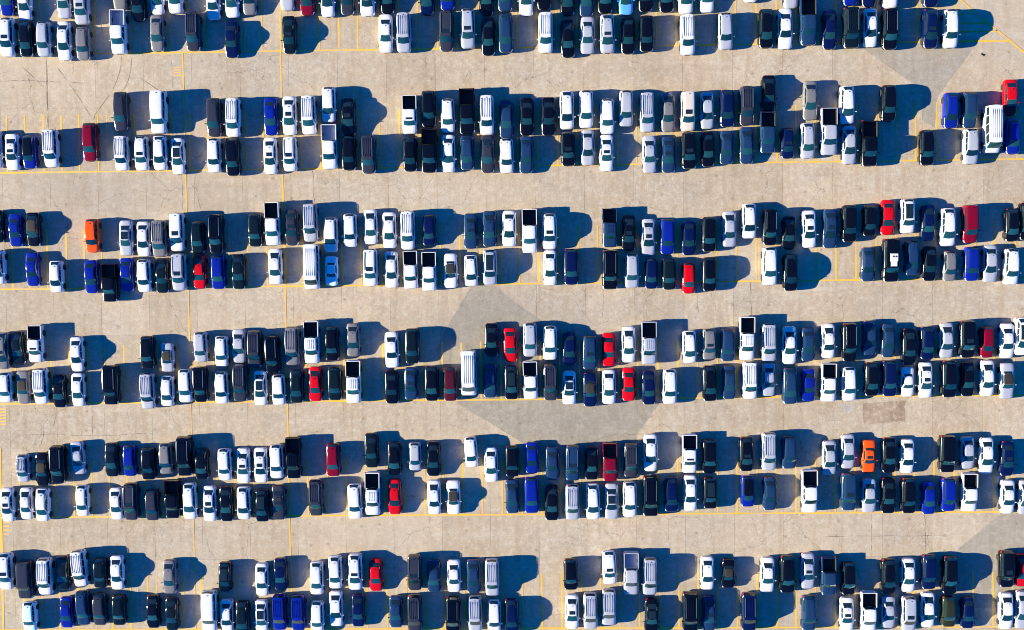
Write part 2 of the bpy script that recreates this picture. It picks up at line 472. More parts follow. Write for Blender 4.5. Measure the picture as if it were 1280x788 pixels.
# a scrap of dark rubber lying on the concrete by the striped corner
p = at(1228, 68.5)
sc = MB().box((0, 0, .03), (.46, .16, .06), .85)
sc.box((.16, .10, .025), (.18, .12, .05), .7)
sme = sc.mesh('rubber_scrap'); sme.materials.append(M['trim'])
so = bpy.data.objects.new('rubber_scrap', sme); C.objects.link(so)
so.location = (p.x, p.y, 0.0); so.rotation_euler.z = R(-32)
tag(so, 'small dark scrap lying on bare concrete below the striped corner', 'debris')

# ------------------------------------------------------------------ vehicles
# stations run from the nose (t=0, -Y) to the tail (t=1, +Y): (t, half width factor, top height)
T = {
 'S': dict(L=4.85, W=1.84, st=[(0, .50, .56), (.006, .64, .62), (.016, .76, .67), (.034, .86, .71), (.06, .925, .74), (.10, .97, .77), (.20, 1, .86), (.29, 1, .95), (.45, 1, .99), (.65, 1, 1.0), (.80, .99, .985), (.90, .96, .985), (.94, .92, .98), (.97, .85, .96), (.988, .76, .92), (1, .60, .72)],
           gh=(.255, .44, .745, .915), zb=.97, zr=1.43, wA=.84, wB=.66, wC=.64, wD=.80, rw=.335, ax=(.195, .80), hood=(.045, .27)),
 'U': dict(L=4.68, W=1.88, st=[(0, .54, .68), (.006, .68, .76), (.016, .79, .83), (.034, .88, .89), (.06, .94, .93), (.10, .98, .96), (.20, 1, 1.03), (.26, 1, 1.08), (.45, 1, 1.12), (.75, 1, 1.13), (.89, .97, 1.13), (.94, .935, 1.12), (.972, .88, 1.10), (.99, .80, 1.04), (1, .66, .8)],
           gh=(.235, .39, .90, .983), zb=1.10, zr=1.64, wA=.86, wB=.71, wC=.62, wD=.78, rw=.365, ax=(.195, .795), hood=(.04, .24)),
 'X': dict(L=5.15, W=2.0, st=[(0, .66, .80), (.006, .80, .92), (.015, .89, 1.0), (.03, .94, 1.05), (.10, 1, 1.10), (.20, 1, 1.14), (.45, 1, 1.18), (.75, 1, 1.19), (.93, .99, 1.19), (.98, .96, 1.17), (.994, .92, 1.1), (1, .88, .8)],
           gh=(.215, .335, .965, .988), zb=1.14, zr=1.80, wA=.88, wB=.77, wC=.76, wD=.86, rw=.40, ax=(.185, .79), hood=(.035, .22)),
 'V': dict(L=5.5, W=2.0, st=[(0, .76, .75), (.01, .88, .95), (.03, .94, 1.05), (.08, .99, 1.15), (.12, 1, 1.2), (.3, 1, 1.25), (.75, 1, 1.25), (.96, .99, 1.25), (.99, .96, 1.2), (1, .93, .9)],
           gh=(.10, .215, .985, .995), zb=1.2, zr=2.12, wA=.90, wB=.80, wC=.80, wD=.93, rw=.37, ax=(.17, .80), hood=(.03, .105)),
 'P': dict(L=5.75, W=2.0, st=[(0, .68, .85), (.006, .81, .96), (.015, .90, 1.03), (.03, .95, 1.08), (.10, 1, 1.12), (.20, 1, 1.16), (.35, 1, 1.2), (.62, 1, 1.2), (.632, 1, 1.18), (.634, .985, .70), (.97, .985, .70), (.99, .96, .62), (1, .93, .55)],
           gh=(.215, .33, .595, .625), zb=1.18, zr=1.86, wA=.87, wB=.75, wC=.75, wD=.86, rw=.41, ax=(.17, .785), hood=(.03, .22)),
 'C': dict(L=4.5, W=1.84, st=[(0, .46, .52), (.006, .60, .57), (.016, .73, .62), (.034, .84, .67), (.06, .91, .70), (.10, .96, .73), (.20, .99, .80), (.32, 1, .88), (.5, 1, .92), (.7, 1, .96), (.84, .99, .97), (.93, .95, .95), (.97, .88, .92), (.99, .8, .84), (1, .72, .66)],
           gh=(.30, .43, .68, .82), zb=.90, zr=1.28, wA=.82, wB=.62, wC=.60, wD=.76, rw=.335, ax=(.20, .80), hood=(.045, .31)),
 'H': dict(L=4.2, W=1.76, st=[(0, .52, .62), (.006, .66, .68), (.016, .78, .74), (.034, .87, .78), (.06, .93, .81), (.10, .97, .83), (.20, 1, .93), (.26, 1, .99), (.45, 1, 1.03), (.75, 1, 1.05), (.92, .96, 1.06), (.97, .90, 1.04), (.992, .84, .96), (1, .78, .75)],
           gh=(.225, .40, .90, .98), zb=1.0, zr=1.5, wA=.84, wB=.68, wC=.64, wD=.78, rw=.325, ax=(.19, .81), hood=(.04, .235)),
}
T['F'] = dict(T['S']); T['F'].update(L=4.9, gh=(.25, .42, .70, .93), zr=1.41, wC=.60)     # fastback sedan
T['Y'] = dict(T['U']); T['Y'].update(L=4.75, zr=1.72, gh=(.225, .36, .955, .988), wB=.74, wC=.73)   # squarer SUV

T['A'] = dict(T['S']); T['A'].update(L=4.95, W=1.88, gh=(.275, .445, .70, .885), zr=1.40, wB=.64, wC=.62)    # long-hood sedan
T['B'] = dict(T['U']); T['B'].update(L=4.55, W=1.84, gh=(.215, .395, .85, .975), zr=1.60, wB=.68, wC=.58, hood=(.04, .22))    # small sloping crossover
def interp(st, t):
    for a, b in zip(st, st[1:]):
        if t <= b[0]:
            k = (t - a[0]) / (b[0] - a[0])
            return tuple(a[i] + (b[i] - a[i]) * k for i in (1, 2))
    return st[-1][1:]

def ring(spec, t):
    wf, zt = interp(spec['st'], t)
    w = wf * spec['W'] / 2
    zb = .22 if 'P' != spec.get('k') else .34
    zb += .12 * max(0, 1 - t / .03) + .12 * max(0, (t - .97) / .03)
    zb = min(zb, zt - .22)
    cr = .035 if zt > .72 else .012
    zs = (zt - zb)
    return [(0, zb), (.80 * w, zb), (.965 * w, zb + .07), (w, zb + .45 * zs), (.99 * w, zt - .26 * zs), (.955 * w, zt - .10), (.885 * w, zt - .038), (.77 * w, zt), (.40 * w, zt + cr * .75), (0, zt + cr)]

def build_type(key):
    sp = T[key]; L, W = sp['L'], sp['W']; w = W / 2
    sp['k'] = key
    Y = lambda t: (t - .5) * L
    parts = {}
    # ---- lower body
    ts = sorted(set([s[0] for s in sp['st']] + [k / 20 for k in range(1, 20)]))
    if key == 'P': ts = [t for t in ts if not .6321 < t < .6339]
    rings = []
    for t in ts:
        h = ring(sp, t)
        rings.append([(x, Y(t), z) for x, z in h] + [(-x, Y(t), z) for x, z in h[-2:0:-1]])
    vs, fs = [], []
    n = len(rings[0])
    for r_ in rings: vs += r_
    for i in range(len(rings) - 1):
        for j in range(n):
            fs.append((i * n + j, i * n + (j + 1) % n, (i + 1) * n + (j + 1) % n, (i + 1) * n + j))
    fs.append(list(range(n))); fs.append(list(range((len(rings) - 1) * n, len(rings) * n))[::-1])
    # ---- cabin shell (same paint, pillars show between the panes)
    a, b, c, d = sp['gh']
    zb, zr = sp['zb'] - .09, sp['zr'] - .06
    fb = .16 if key not in 'V' else .10
    cyr, hlr = Y((b + c) / 2), (c - b) * L / 2
    dF, dR = {'S': (.05, .08), 'F': (.04, .06), 'A': (.04, .07), 'B': (.06, .14), 'U': (.05, .12), 'H': (.05, .10), 'C': (.04, .07)}.get(key, (.025, .03))
    def zdrop(y):
        k_ = (y - cyr) / hlr
        return dF * min(k_, 0) ** 2 + dR * max(k_, 0) ** 2
    def front(u_, v_):
        q = 1 - (2 * u_ - 1) ** 2
        x = (2 * u_ - 1) * w * (sp['wA'] * (1 - v_) + sp['wB'] * v_)
        y = Y(a) * (1 - v_) + Y(b) * v_ - (fb * (1 - v_) + .09 * v_) * q
        z = zb + (zr - zdrop(y) * v_ - zb) * v_ + .05 * math.sin(math.pi * v_) * .6
        return Vector((x, y, z))
    def rear(u_, v_):
        q = 1 - (2 * u_ - 1) ** 2
        x = -(2 * u_ - 1) * w * (sp['wD'] * (1 - v_) + sp['wC'] * v_)
        y = Y(d) * (1 - v_) + Y(c) * v_ + (.09 * (1 - v_) + .10 * v_) * q
        z = zb + (zr - zdrop(y) * v_ - zb) * v_ + .05 * math.sin(math.pi * v_) * .6
        return Vector((x, y, z))
    def side(u_, v_, s):
        p0, p1 = (front(1, v_), rear(0, v_))
        q = 1 - (2 * u_ - 1) ** 2
        p_ = p0.lerp(p1, u_)
        p_.x += (.055 * (1 - v_) + .05 * v_) * q * 1.0 + .02 * math.sin(math.pi * v_) * (q)
        p_.z = zb + (zr - zdrop(p_.y) * v_ - zb) * v_ + .03 * math.sin(math.pi * v_) * (1 - q) 
        return Vector((p_.x * s, p_.y, p_.z))
    def addgrid(fn, nu, nv, u0=0, u1=1, v0=0, v1=1, off=0.0, flip=False, vs=vs, fs=fs, cen=None):
        base = len(vs)
        g = [[fn(u0 + (u1 - u0) * i / (nu - 1), v0 + (v1 - v0) * j / (nv - 1)) for j in range(nv)] for i in range(nu)]
        if off:
            h_ = []
            for i in range(nu):
                row = []
                for j in range(nv):
                    du = g[min(i + 1, nu - 1)][j] - g[max(i - 1, 0)][j]
                    dv = g[i][min(j + 1, nv - 1)] - g[i][max(j - 1, 0)]
                    nn = du.cross(dv).normalized()
                    if nn.dot(g[i][j] - cen) < 0: nn = -nn
                    row.append(g[i][j] + nn * off)
                h_.append(row)
            g = h_
        for i in range(nu):
            for j in range(nv): vs.append(tuple(g[i][j]))
        for i in range(nu - 1):
            for j in range(nv - 1):
                q = (base + i * nv + j, base + (i + 1) * nv + j, base + (i + 1) * nv + j + 1, base + i * nv + j + 1)
                fs.append(q[::-1] if flip else q)
    cen = Vector((0, Y((b + c) / 2), zb - .1))
    bvs, bfs = list(vs), list(fs)
    addgrid(front, 9, 5, vs=bvs, fs=bfs)
    addgrid(rear, 9, 5, vs=bvs, fs=bfs)
    for s in (1, -1):
        addgrid(lambda u_, v_: side(u_, v_, s), 9, 5, vs=bvs, fs=bfs, flip=(s < 0))
    parts['body'] = mesh_from('body_' + key, bvs, bfs, 42)
    # ---- roof panel
    loop = [front(k / 8, 1) for k in range(8)] + [side(k / 8, 1, 1) for k in range(8)] + [rear(k / 8, 1) for k in range(8)] + [side(1 - k / 8, 1, -1) for k in range(8)]
    cx = Vector((0, Y((b + c) / 2), zr))
    rv, rf = [], []
    m = len(loop)
    for k, dz in ((1.004, -.012), (1.0, .012), (.94, .035), (.80, .052), (.45, .064)):
        for p_ in loop:
            q = cx + (p_ - cx) * k
            rv.append((q.x, q.y, zr + dz - zdrop(q.y)))
    for i in range(4):
        for j in range(m):
            rf.append((i * m + j, i * m + (j + 1) % m, (i + 1) * m + (j + 1) % m, (i + 1) * m + j))
    rf.append(list(range(4 * m, 5 * m)))
    parts['roof'] = mesh_from('roof_' + key, rv, rf, 50)
    rib = MB()
    nr = 5 if key == 'V' else 4
    for k in range(nr):
        x = (k - (nr - 1) / 2) * w * (.26 if key == 'V' else .24)
        rib.box((x, cx.y, zr + .062), (.075, (c - b) * L * .82, .036), .9)
    parts['roof_ribs'] = rib.mesh('roof_ribs_' + key)
    # ---- panes
    def pane(nm, fn, u0, u1, v0, v1, nu=7, nv=4):
        pv, pf = [], []
        addgrid(fn, nu, nv, u0, u1, v0, v1, off=.010, vs=pv, fs=pf, cen=cen)
        parts[nm] = mesh_from(nm + '_' + key, pv, pf, 60)
    vlo = .20
    pane('windshield', front, .04, .96, .08, .98, 9, 6)
    if key == 'V':
        pane('rear_window', rear, .12, .88, .25, .85)
    else:
        pane('rear_window', rear, .08, .92, .16, .97)
    if key == 'P' or key == 'C':
        sw_ = [(.10, .52), (.56, .90)] if key == 'P' else [(.14, .86)]
    elif key in 'SFHA':
        sw_ = [(.08, .485), (.505, .90)]
    elif key == 'V':
        sw_ = [(.03, .25), (.275, .505), (.525, .735), (.755, .965)]
    else:
        sw_ = [(.06, .385), (.40, .675), (.69, .95)]
    for s, nm in ((1, 'R'), (-1, 'L')):
        for k, (u0, u1) in enumerate(sw_):
            pane('side_window%s%d' % (nm, k), lambda u_, v_, s=s: side(u_, v_, s), u0, u1, .24, .90, 4, 4)
    # ---- hood, lamps: strips of the body skin, a few mm proud
    h0, h1 = sp['hood']
    tt = [h0 + (h1 - h0) * k / 6 for k in range(7)]
    hv, hf = [], []
    for t in tt:
        h = ring(sp, t)
        k0 = .94 if t > h0 else .80
        row = [(h[7][0] * k0, h[7][1]), (h[8][0], h[8][1]), (h[9][0], h[9][1])]
        # two faint creases run along the hood
        row = [(row[0][0], row[0][1] + .010), (row[0][0] * .72, (row[0][1] + row[1][1]) / 2 + .026), (row[1][0], row[1][1] + .016), (0, row[2][1] + .014)]
        full = row + [(-x, z) for x, z in row[-2::-1]]
        hv += [(x, Y(t), z) for x, z in full]
    nn_ = 7
    for i in range(6):
        for j in range(nn_ - 1):
            hf.append((i * nn_ + j, i * nn_ + j + 1, (i + 1) * nn_ + j + 1, (i + 1) * nn_ + j))
    parts['hood'] = mesh_from('hood_' + key, hv, hf, 30)
    def lamp(nm, tl, idx, s):
        lv, lf = [], []
        for t in tl:
            h = ring(sp, t)
            for k in idx:
                lv.append((s * (h[k][0] + .010), Y(t) + (-.012 if t < .5 else .012), h[k][1] + .008))
        q = len(idx)
        for i in range(len(tl) - 1):
            for j in range(q - 1):
                lf.append((i * q + j, i * q + j + 1, (i + 1) * q + j + 1, (i + 1) * q + j))
        parts[nm] = mesh_from(nm + '_' + key, lv, lf, 60)
    for s, nm in ((1, 'R'), (-1, 'L')):
        lamp('headlight' + nm, (0, .012, .035, .075), (4, 5, 6), s)
        if key == 'P':
            parts['taillight' + nm] = MB().box((s * .94 * w, Y(.993), 1.05), (.14, .10, .34), .95).mesh('taillight_P')
        else:
            lamp('taillight' + nm, (.962, .978, .99, 1), (4, 5, 6), s)
    # ---- grille, mirrors, wheels
    g0 = ring(sp, 0)
    parts['grille'] = MB().box((0, Y(0) - .004, g0[5][1] - .10), (g0[5][0] * 1.25, .05, .20), .95).mesh('grille_' + key)
    for s, nm in ((1, 'R'), (-1, 'L')):
        yb_ = Y(a) + (.42 if key != 'V' else .30)
        mm = MB().box((s * (w + .10), yb_, sp['zb'] + .06), (.20, .11, .15), .82)
        mm.box((s * (w - .02), yb_, sp['zb'] + .02), (.16, .05, .05))
        parts['side_mirror' + nm] = mm.mesh('side_mirror_' + key)
    rw = sp['rw']
    for s, sn in ((1, 'R'), (-1, 'L')):
        for k, t in enumerate(sp['ax']):
            q = MB()
            q.tube((s * (w - .09), Y(t), rw), rw, .24, 16, 0)
            q.disc((s * (w + .031), Y(t), rw), rw, s, 16, 0)
            q.disc((s * (w + .036), Y(t), rw), rw * .66, s, 12, 1)
            q.disc((s * (w + .041), Y(t), rw), rw * .16, s, 8, 0)
            # dark wheel arch behind the tyre
            q.tube((s * (w + .004), Y(t), rw + .03), rw + .075, .03, 16, 0)
            q.disc((s * (w + .019), Y(t), rw + .03), rw + .075, s, 16, 0)
            parts['wheel%s%d' % (sn, k)] = q.mesh('wheel_' + key)
    # ---- extras
    for s, nm in ((1, 'R'), (-1, 'L')):
        q = MB().box((s * w * (sp['wB'] + sp['wC']) / 2 * .90, cx.y + .05, zr + .085), (.055, (c - b) * L * .80, .035), .85)
        for t in (-.38, 0, .38):
            q.box((s * w * (sp['wB'] + sp['wC']) / 2 * .90, cx.y + .05 + t * (c - b) * L, zr + .05), (.05, .12, .06))
        parts['roof_rail' + nm] = q.mesh('roof_rail_' + key)
    def top_panel(nm, t0, t1, wf, th=.012):
        pv, pf = [], []
        for i in range(5):
            t = t0 + (t1 - t0) * i / 4
            y = Y(b + (c - b) * t)
            for j in range(5):
                f_ = (j / 2 - 1)
                x = f_ * w * wf
                rr = max(abs(x) / (w * (sp['wB'] + sp['wC']) / 2), abs(y - cx.y) / ((c - b) * L / 2))
                # height of the roof panel at that relative radius
                pr = [(0, .064), (.45, .064), (.80, .052), (.94, .035), (1.0, .012)]
                z = .012
                for (r0, z0), (r1, z1) in zip(pr, pr[1:]):
                    if r0 <= rr <= r1: z = z0 + (z1 - z0) * (rr - r0) / (r1 - r0)
                pv.append((x, y, zr + z + th - zdrop(y)))
        for i in range(4):
            for j in range(4):
                pf.append((i * 5 + j, i * 5 + j + 1, (i + 1) * 5 + j + 1, (i + 1) * 5 + j))
        parts[nm] = mesh_from(nm + '_' + key, pv, pf, 60)
    if key in 'SFCA': top_panel('sunroof', .10, .44, .42)
    else: top_panel('sunroof', .07, .26, .46)
    top_panel('glass_roof', .06, .90, .52)
    # shark-fin aerial
    parts['antenna'] = MB().box((0, Y(c) - .18, zr + .085 - zdrop(Y(c) - .18)), (.05, .17, .07), .35).mesh('antenna_' + key)
    if key == 'P':
        y0, y1 = Y(.634), Y(.985)
        for s, nm in ((1, 'R'), (-1, 'L')):
            q = MB().box((s * (w - .045), (y0 + y1) / 2, 1.03), (.08, y1 - y0, .70), .97)
            q.box((s * (w - .060), (y0 + y1) / 2, 1.385), (.10, y1 - y0, .025))
            parts['bed_side' + nm] = q.mesh('bed_side')
        parts['tailgate'] = MB().box((0, y1 - .02, 1.03), (W * .93, .09, .70), .98).mesh('tailgate')
        q = MB()
        zi, wi = .735, w - .092
        q.v += [(-wi, y0 + .02, zi), (wi, y0 + .02, zi), (wi, y1 - .08, zi), (-wi, y1 - .08, zi), (-wi, y0 + .02, 1.375), (wi, y0 + .02, 1.375), (wi, y1 - .08, 1.375), (-wi, y1 - .08, 1.375)]
        for f_ in ((0, 1, 2, 3), (0, 4, 5, 1), (1, 5, 6, 2), (2, 6, 7, 3), (3, 7, 4, 0)):
            q.f.append(f_); q.m.append(0)
        for k in range(7):
            q.box(((k - 3) * .22, (y0 + y1) / 2, zi + .012), (.09, y1 - y0 - .2, .02))
        parts['bed_liner'] = q.mesh('bed_liner')
    return parts

TYPES = {k: build_type(k) for k in T}
SLOT = {}
def mesh_with(me, mats):
    key = (me.name,) + tuple(m.name for m in mats)
    if key not in SLOT:
        c_ = me.copy()
        c_.materials.clear()
        for m in mats: c_.materials.append(m)
        SLOT[key] = c_
    return SLOT[key]

PNAME = lambda nm: re.sub(r'(?:[RL]\d?|\d)$', '', nm)

def vehicle(name, key, colour, opts, loc, rz, scale):
    P = TYPES[key]
    paint = M['paint_' + colour]
    root = bpy.data.objects.new(name, None)
    root.empty_display_size = .5
    C.objects.link(root)
    root.location = loc; root.rotation_euler.z = rz; root.scale = scale
    rails = 'r' in opts
    dark = colour in 'KEDNZQ'
    for nm, me in P.items():
        base = PNAME(nm)
        mats = None
        if base == 'roof':
            mats = [M['soft_top']] if (key == 'C' and 'h' not in opts) or 'c' in opts else [M['paint_K']] if 'b' in opts else [paint]
        elif base == 'roof_ribs':
            if not (rails or key == 'V') or 's' in opts: continue
            mats = [paint if 'b' not in opts else M['trim']]
        elif base == 'roof_rail':
            if not rails or key in 'PVCSFA': continue
            mats = [M['trim'] if not dark else M['rail_metal']]
        elif base == 'sunroof':
            if 's' not in opts: continue
            mats = [M['dark_glass']]
        elif base == 'glass_roof':
            if 'p' not in opts: continue
            mats = [M['dark_glass']]
        elif base == 'antenna':
            if key in 'VPC' or 'p' in opts or 'c' in opts: continue
            mats = [paint]
        elif base == 'windshield': mats = [M['glass']]
        elif base in ('rear_window', 'side_window'): mats = [M['dark_glass']]
        elif base == 'headlight': mats = [M['lamp']]
        elif base == 'taillight': mats = [M['tail']]
        elif base == 'grille': mats = [M['trim']]
        elif base == 'wheel': mats = [M['tyre'], M['rim']]
        elif base == 'bed_liner': mats = [M['paint_L'] if 'l' in opts else M['liner']]
        else: mats = [paint]
        o = bpy.data.objects.new(base, mesh_with(me, mats))
        C.objects.link(o)
        o.parent = root
    return root

# one entry per vehicle: x centre, top, bottom (in the five-fold enlarged crop starting at @x), kind, colour, options
# options: s sunroof, p glass roof, b black roof, c soft top, r roof rails, l light bed, h hard top; ~n turned by n degrees
LOT = {
(0, 0, 0): """@0 45,-137,98SB 158,-105,130SW 402,-120,115SL 515,-80,155Us 752,-175,60SG 868,-100,135UK 985,-143,92SW 1100,-150,85UW
@256 55,-110,125SW 170,-125,110SW 280,-143,92SG 515,-170,65SL 642,-138,97UM 768,-130,105SW 892,-143,92SD 1018,-133,102UW 1140,-150,85SK
@512 108,-140,95UN 237,-170,65UB 480,-140,95SK 597,-165,70UZ 728,-137,98SW 840,-177,58SK 985,-137,98UK 1105,-135,100SZ 1222,-153,82UK
@768 70,-143,92ST 192,-165,70SK 322,-160,75UK 445,-150,85UW 578,-160,75SW 850,-223,12SW 1100,-185,50SL
@1024 192,-203,32SB 310,-195,40SN 440,-183,52UW 690,-195,40UN""",
(0, 1, 0): """@0 52,110,362UWs 168,140,355UK 280,140,355UL 405,138,378SW 525,175,375UG 748,68,340PWl 985,98,320SG 1212,80,318YDr
@256 170,135,360SN 530,105,335SEs 1132,95,328SW 1245,88,328YLr
@512 230,78,320YDrs 365,55,310ULs 492,115,345SK 602,97,328UZ 850,85,332YWr 988,128,358SK 1112,110,335SL 1235,95,335ULs
@768 85,110,335SK 200,105,322UK 455,98,345YWr 692,88,308UL 945,60,305UK 1065,60,305SW 1207,0,282PZ
@1024 62,70,305SN 195,58,300XEr 317,60,292SW 437,62,310YKr 690,62,305UNs 815,68,298UW""",
(1, 0, 90): """@0 762,128,370UD 998,122,388XW
@256 62,168,405UD 180,168,408YWr 415,165,395SB 532,155,395SWs 652,152,392YWr 777,98,315UW 898,168,400SKs
@512 2,150,388PWs 120,122,345UK 240,172,380UW 360,110,388PK 483,150,395YWr 605,180,412SZ 733,165,395SK 868,162,395SK 983,122,362UW 1103,120,350UW 1235,172,388UW
@768 72,120,340UL 203,135,375YLr 335,132,372SG 458,128,370YAs 578,132,355SL 703,118,342UN 825,95,332YDr 963,25,245SK 1222,60,298SG
@1024 170,90,328UW 430,88,308UK 818,135,350UB 935,132,348UZ 1192,52,270SR""",
(1, 1, 90): """@0 -25,370,600SL 80,388,615SWs 190,400,605UBb 325,362,598YWr 568,322,560UM 765,402,618YWr 890,405,618UWs 1005,402,615UW 1115,415,640SWp
@256 62,418,630UW 178,420,650UK 412,412,640SWs 535,410,622YWrs 783,332,608PWl 903,402,615UK 1025,400,635YDr
@512 5,412,622UK 125,360,630PK 243,395,628SW 360,402,612UZ 488,398,630SD 607,420,632UW 730,405,632SZ 990,378,588UKs 1113,365,582SL 1230,395,620SWs
@768 218,402,630SL 337,410,628SZs 465,380,605UKs 583,378,590SK 700,370,575SZ 825,348,572SZ 955,255,505PZ 1080,355,540HNs 1205,322,540UL
@1024 55,232,518PL 185,340,575SL 308,312,588PKr 668,368,582UK 942,360,575UL 1072,220,508VW 1205,298,512UB""",
(2, 0, 240): """@0 -15,115,315SK 100,138,342SB 212,128,340SKc 582,170,380UO 792,178,400SLp 900,185,405SW 1002,178,408YGr 1112,132,372YWs 1240,185,385UE
@256 75,142,382YKr 318,138,342UE 427,65,335PW 545,110,335SDs 663,75,312YLr 790,160,378UW 910,138,345UW 1038,110,328SW 1155,128,355SW 1270,120,362YWr
@512 123,145,335HN 383,135,355SZs 500,120,342SZ 623,118,342SW 750,108,382PW 875,138,360UWs 1250,105,345PZr
@768 90,148,368SKs 212,170,398SLs 330,172,388UB 465,182,395SN 590,158,372UK 717,122,342SL 840,75,290UW 970,112,332YKr 1090,155,360SK 1215,118,348SWs
@1024 65,110,350SZs 185,85,312UK 312,88,275HK 425,52,268SR 548,48,258UWp 678,82,305SN 800,105,338UW 938,85,318YM 1200,108,308UK 1290,70,298UK""",
(2, 1, 240): """@0 -5,362,578UW 207,378,590SB 358,430,630UW 573,425,635SB 692,450,688PK 795,412,625SB 905,422,628UW 1015,418,632SE 1125,385,618YLrs 1250,392,605SR
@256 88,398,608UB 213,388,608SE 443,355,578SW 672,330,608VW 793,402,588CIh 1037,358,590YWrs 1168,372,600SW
@512 8,368,605PW 123,375,618PW 257,385,602CW 385,395,590UW 503,362,582ULp 878,365,585SW 1010,360,580UN 1252,365,608XKr
@768 108,388,600UL 230,420,605HN 340,422,608UE 463,445,635HR 592,410,620UK 968,348,582UW 1097,390,618UK
@1024 303,348,558SZ 443,295,560XKg 575,308,520HZ~2 688,342,555SK 812,372,555HG 948,345,555UB 1065,335,562SL 1195,358,578UW""",
(3, 0, 385): """@0 22,150,385UGs 115,145,355SE~4 230,105,342PWs 485,180,400SW 925,175,380UK 1048,218,402CL 1258,150,338UL
@256 108,175,368UW 215,132,345SL 315,140,375YDr 427,172,412YKr 550,115,360YGr 672,80,348PWr 797,118,330UK 928,95,305SG 1170,148,375SW
@512 18,128,348UE 513,95,305SK 630,125,338SR 753,92,305UL 877,112,325UW 1000,150,360SN 1127,175,385UZs 1245,155,365SR
@768 88,115,342SW 215,85,350PLr 468,142,345UW 592,130,322UGs 707,135,332UZ 825,55,325PWr 963,100,335YLr 1092,115,352SW 1210,125,332SZ
@1024 55,100,315SW 185,95,332YKr 315,80,295SZ 430,102,308SZ 560,130,355SK 672,118,320UN 793,95,312SL 920,80,310YKs 1045,118,310HM 1170,98,315SW 1262,50,305UWp""",
(3, 1, 385): """@0 40,402,592UW 150,390,602CG 262,375,602YWr 375,415,625SK 492,405,618SW 700,355,605XKr 928,405,632YLr 1050,422,615UW 1162,382,592UW 1257,365,590YKr
@256 108,395,600UW 225,350,585YDr 350,390,612SWp 465,418,605UW 577,385,595UE 693,365,585SR 815,370,578UE 932,325,595PWr 1170,390,600SK
@512 10,370,575SZs 140,362,582UK 255,370,582UQ 370,265,548VW 503,350,562SZ 637,360,572UKp 755,332,570PW 880,348,578YDr 997,392,605SWp 1128,405,618CN 1245,385,602SW
@768 90,372,582SR 215,395,605SN 345,382,600UW 595,360,582UK 717,362,570SZ 845,335,570YWr 963,345,552SL 1095,375,600UZ 1212,382,582SB
@1024 55,345,585PW 183,370,580UW 325,340,550UK 435,330,552UN 550,375,552CWh 662,340,562SWs 808,330,558UK 925,340,552SK 1048,328,552SW 1170,345,568CL""",
(4, 0, 530): """@0 148,188,365HLr 268,175,390CK 368,125,378YKr 490,108,318SL~4 702,115,332SE 815,132,328HB 932,145,350UK 1040,118,315UG 1158,75,325XKr 1265,150,348UK
@256 128,150,355UW 243,148,375SWs 352,145,370SWs 452,125,342UW 558,80,340PKr 805,120,328UM 1043,55,275SE 1187,110,320UK
@512 35,115,292HL 150,108,328SK 385,78,272HW~4 510,145,365SW 642,135,330UK 765,115,308SB 893,142,352SZ 1020,130,355YZrs 1137,140,350SK 1252,115,358PM
@768 103,118,332YDr 225,62,298SW 467,62,305PWs 592,95,308UK 823,80,295UKs 963,52,290YLr 1090,75,280UZ
@1024 62,105,320SL 178,65,280SL 308,100,308COhs 435,85,305SK 548,95,310SW 795,70,300XK 925,80,282SL 1042,85,312SW 1172,108,325SNs""",
(4, 1, 530): """@0 52,395,615SWs 168,395,600SW 272,398,610UW 520,380,578HW 730,395,602SW 825,365,602YDrs 955,405,605UD 1085,345,590PK 1190,362,598UW
@256 33,382,612SWs 137,385,612SK 247,388,598UW 362,405,612UKp 463,378,602SDs 697,345,575YDr 940,370,595UW 1052,295,568PWr 1188,342,568SR
@512 155,348,568SW 275,350,568CW 642,345,560SZ 763,330,558UB 890,380,605SK 1018,375,600YLr 1145,370,597UW 1262,368,597SLp
@768 95,360,582UW 225,322,575XKr 355,330,548UN 473,318,545SW 597,332,530UKp 832,322,518HBb 970,330,540SZ 1215,282,552PW
@1024 180,305,540YZs 310,340,555SL 430,335,560SK 555,338,558UK 682,360,565SB 805,338,545UB 932,305,545PW 1175,350,562SW 1285,350,565SL""",
(5, 0, 668): """@0 45,110,348UWs 165,158,402XD 288,142,380YWr 397,130,352SE 505,90,328YWr~4 630,150,332UE 735,128,350SW 1062,155,375SG
@256 130,170,360UKp 360,175,388SW 475,145,352SN 702,165,378UW 818,128,340UW 943,115,348UWs 1070,148,358SR
@512 33,122,350YDrs 153,155,365SZ 278,155,365SW 400,155,372SZ 517,150,385YLr 1007,150,348UK 1248,100,312UWs
@768 103,105,375PLl 220,140,378YLr 580,135,348SW 712,160,330CK 955,140,365SW 1078,130,365UK 1208,115,342SLs
@1024 55,135,378PZ 180,172,378UK 430,150,372UK 555,148,362SW 682,125,342UN 812,135,370UK 1165,100,330YKs 1265,120,328SR""",
(5, 1, 668): """@0 192,418,605UI 420,385,588SB 525,348,568UZ~4 628,365,570UD 748,375,570UE 960,375,590SK 1078,390,605SE
@256 33,345,610XW 140,402,620SW 240,412,630UE 357,405,620SWp 470,372,600YBr 587,375,602YBr 705,412,620UW 822,348,578SW 960,372,580SN 1195,380,585SZ
@512 33,368,620YDr 272,385,620YKr 410,380,610YLr 530,405,620UW 638,400,620UN 1015,372,595SWs 1130,362,592YLr 1245,338,568YLr
@768 232,395,620SKp 472,355,610XKr 590,380,605SZs 838,355,610YNr 1212,378,600UZ
@1024 170,390,610SWs 303,352,612PW 430,385,588SL 555,385,605YLs 677,360,585SW 805,385,578UF 925,395,585SN 1165,362,595SW 1265,350,590SL""",
}
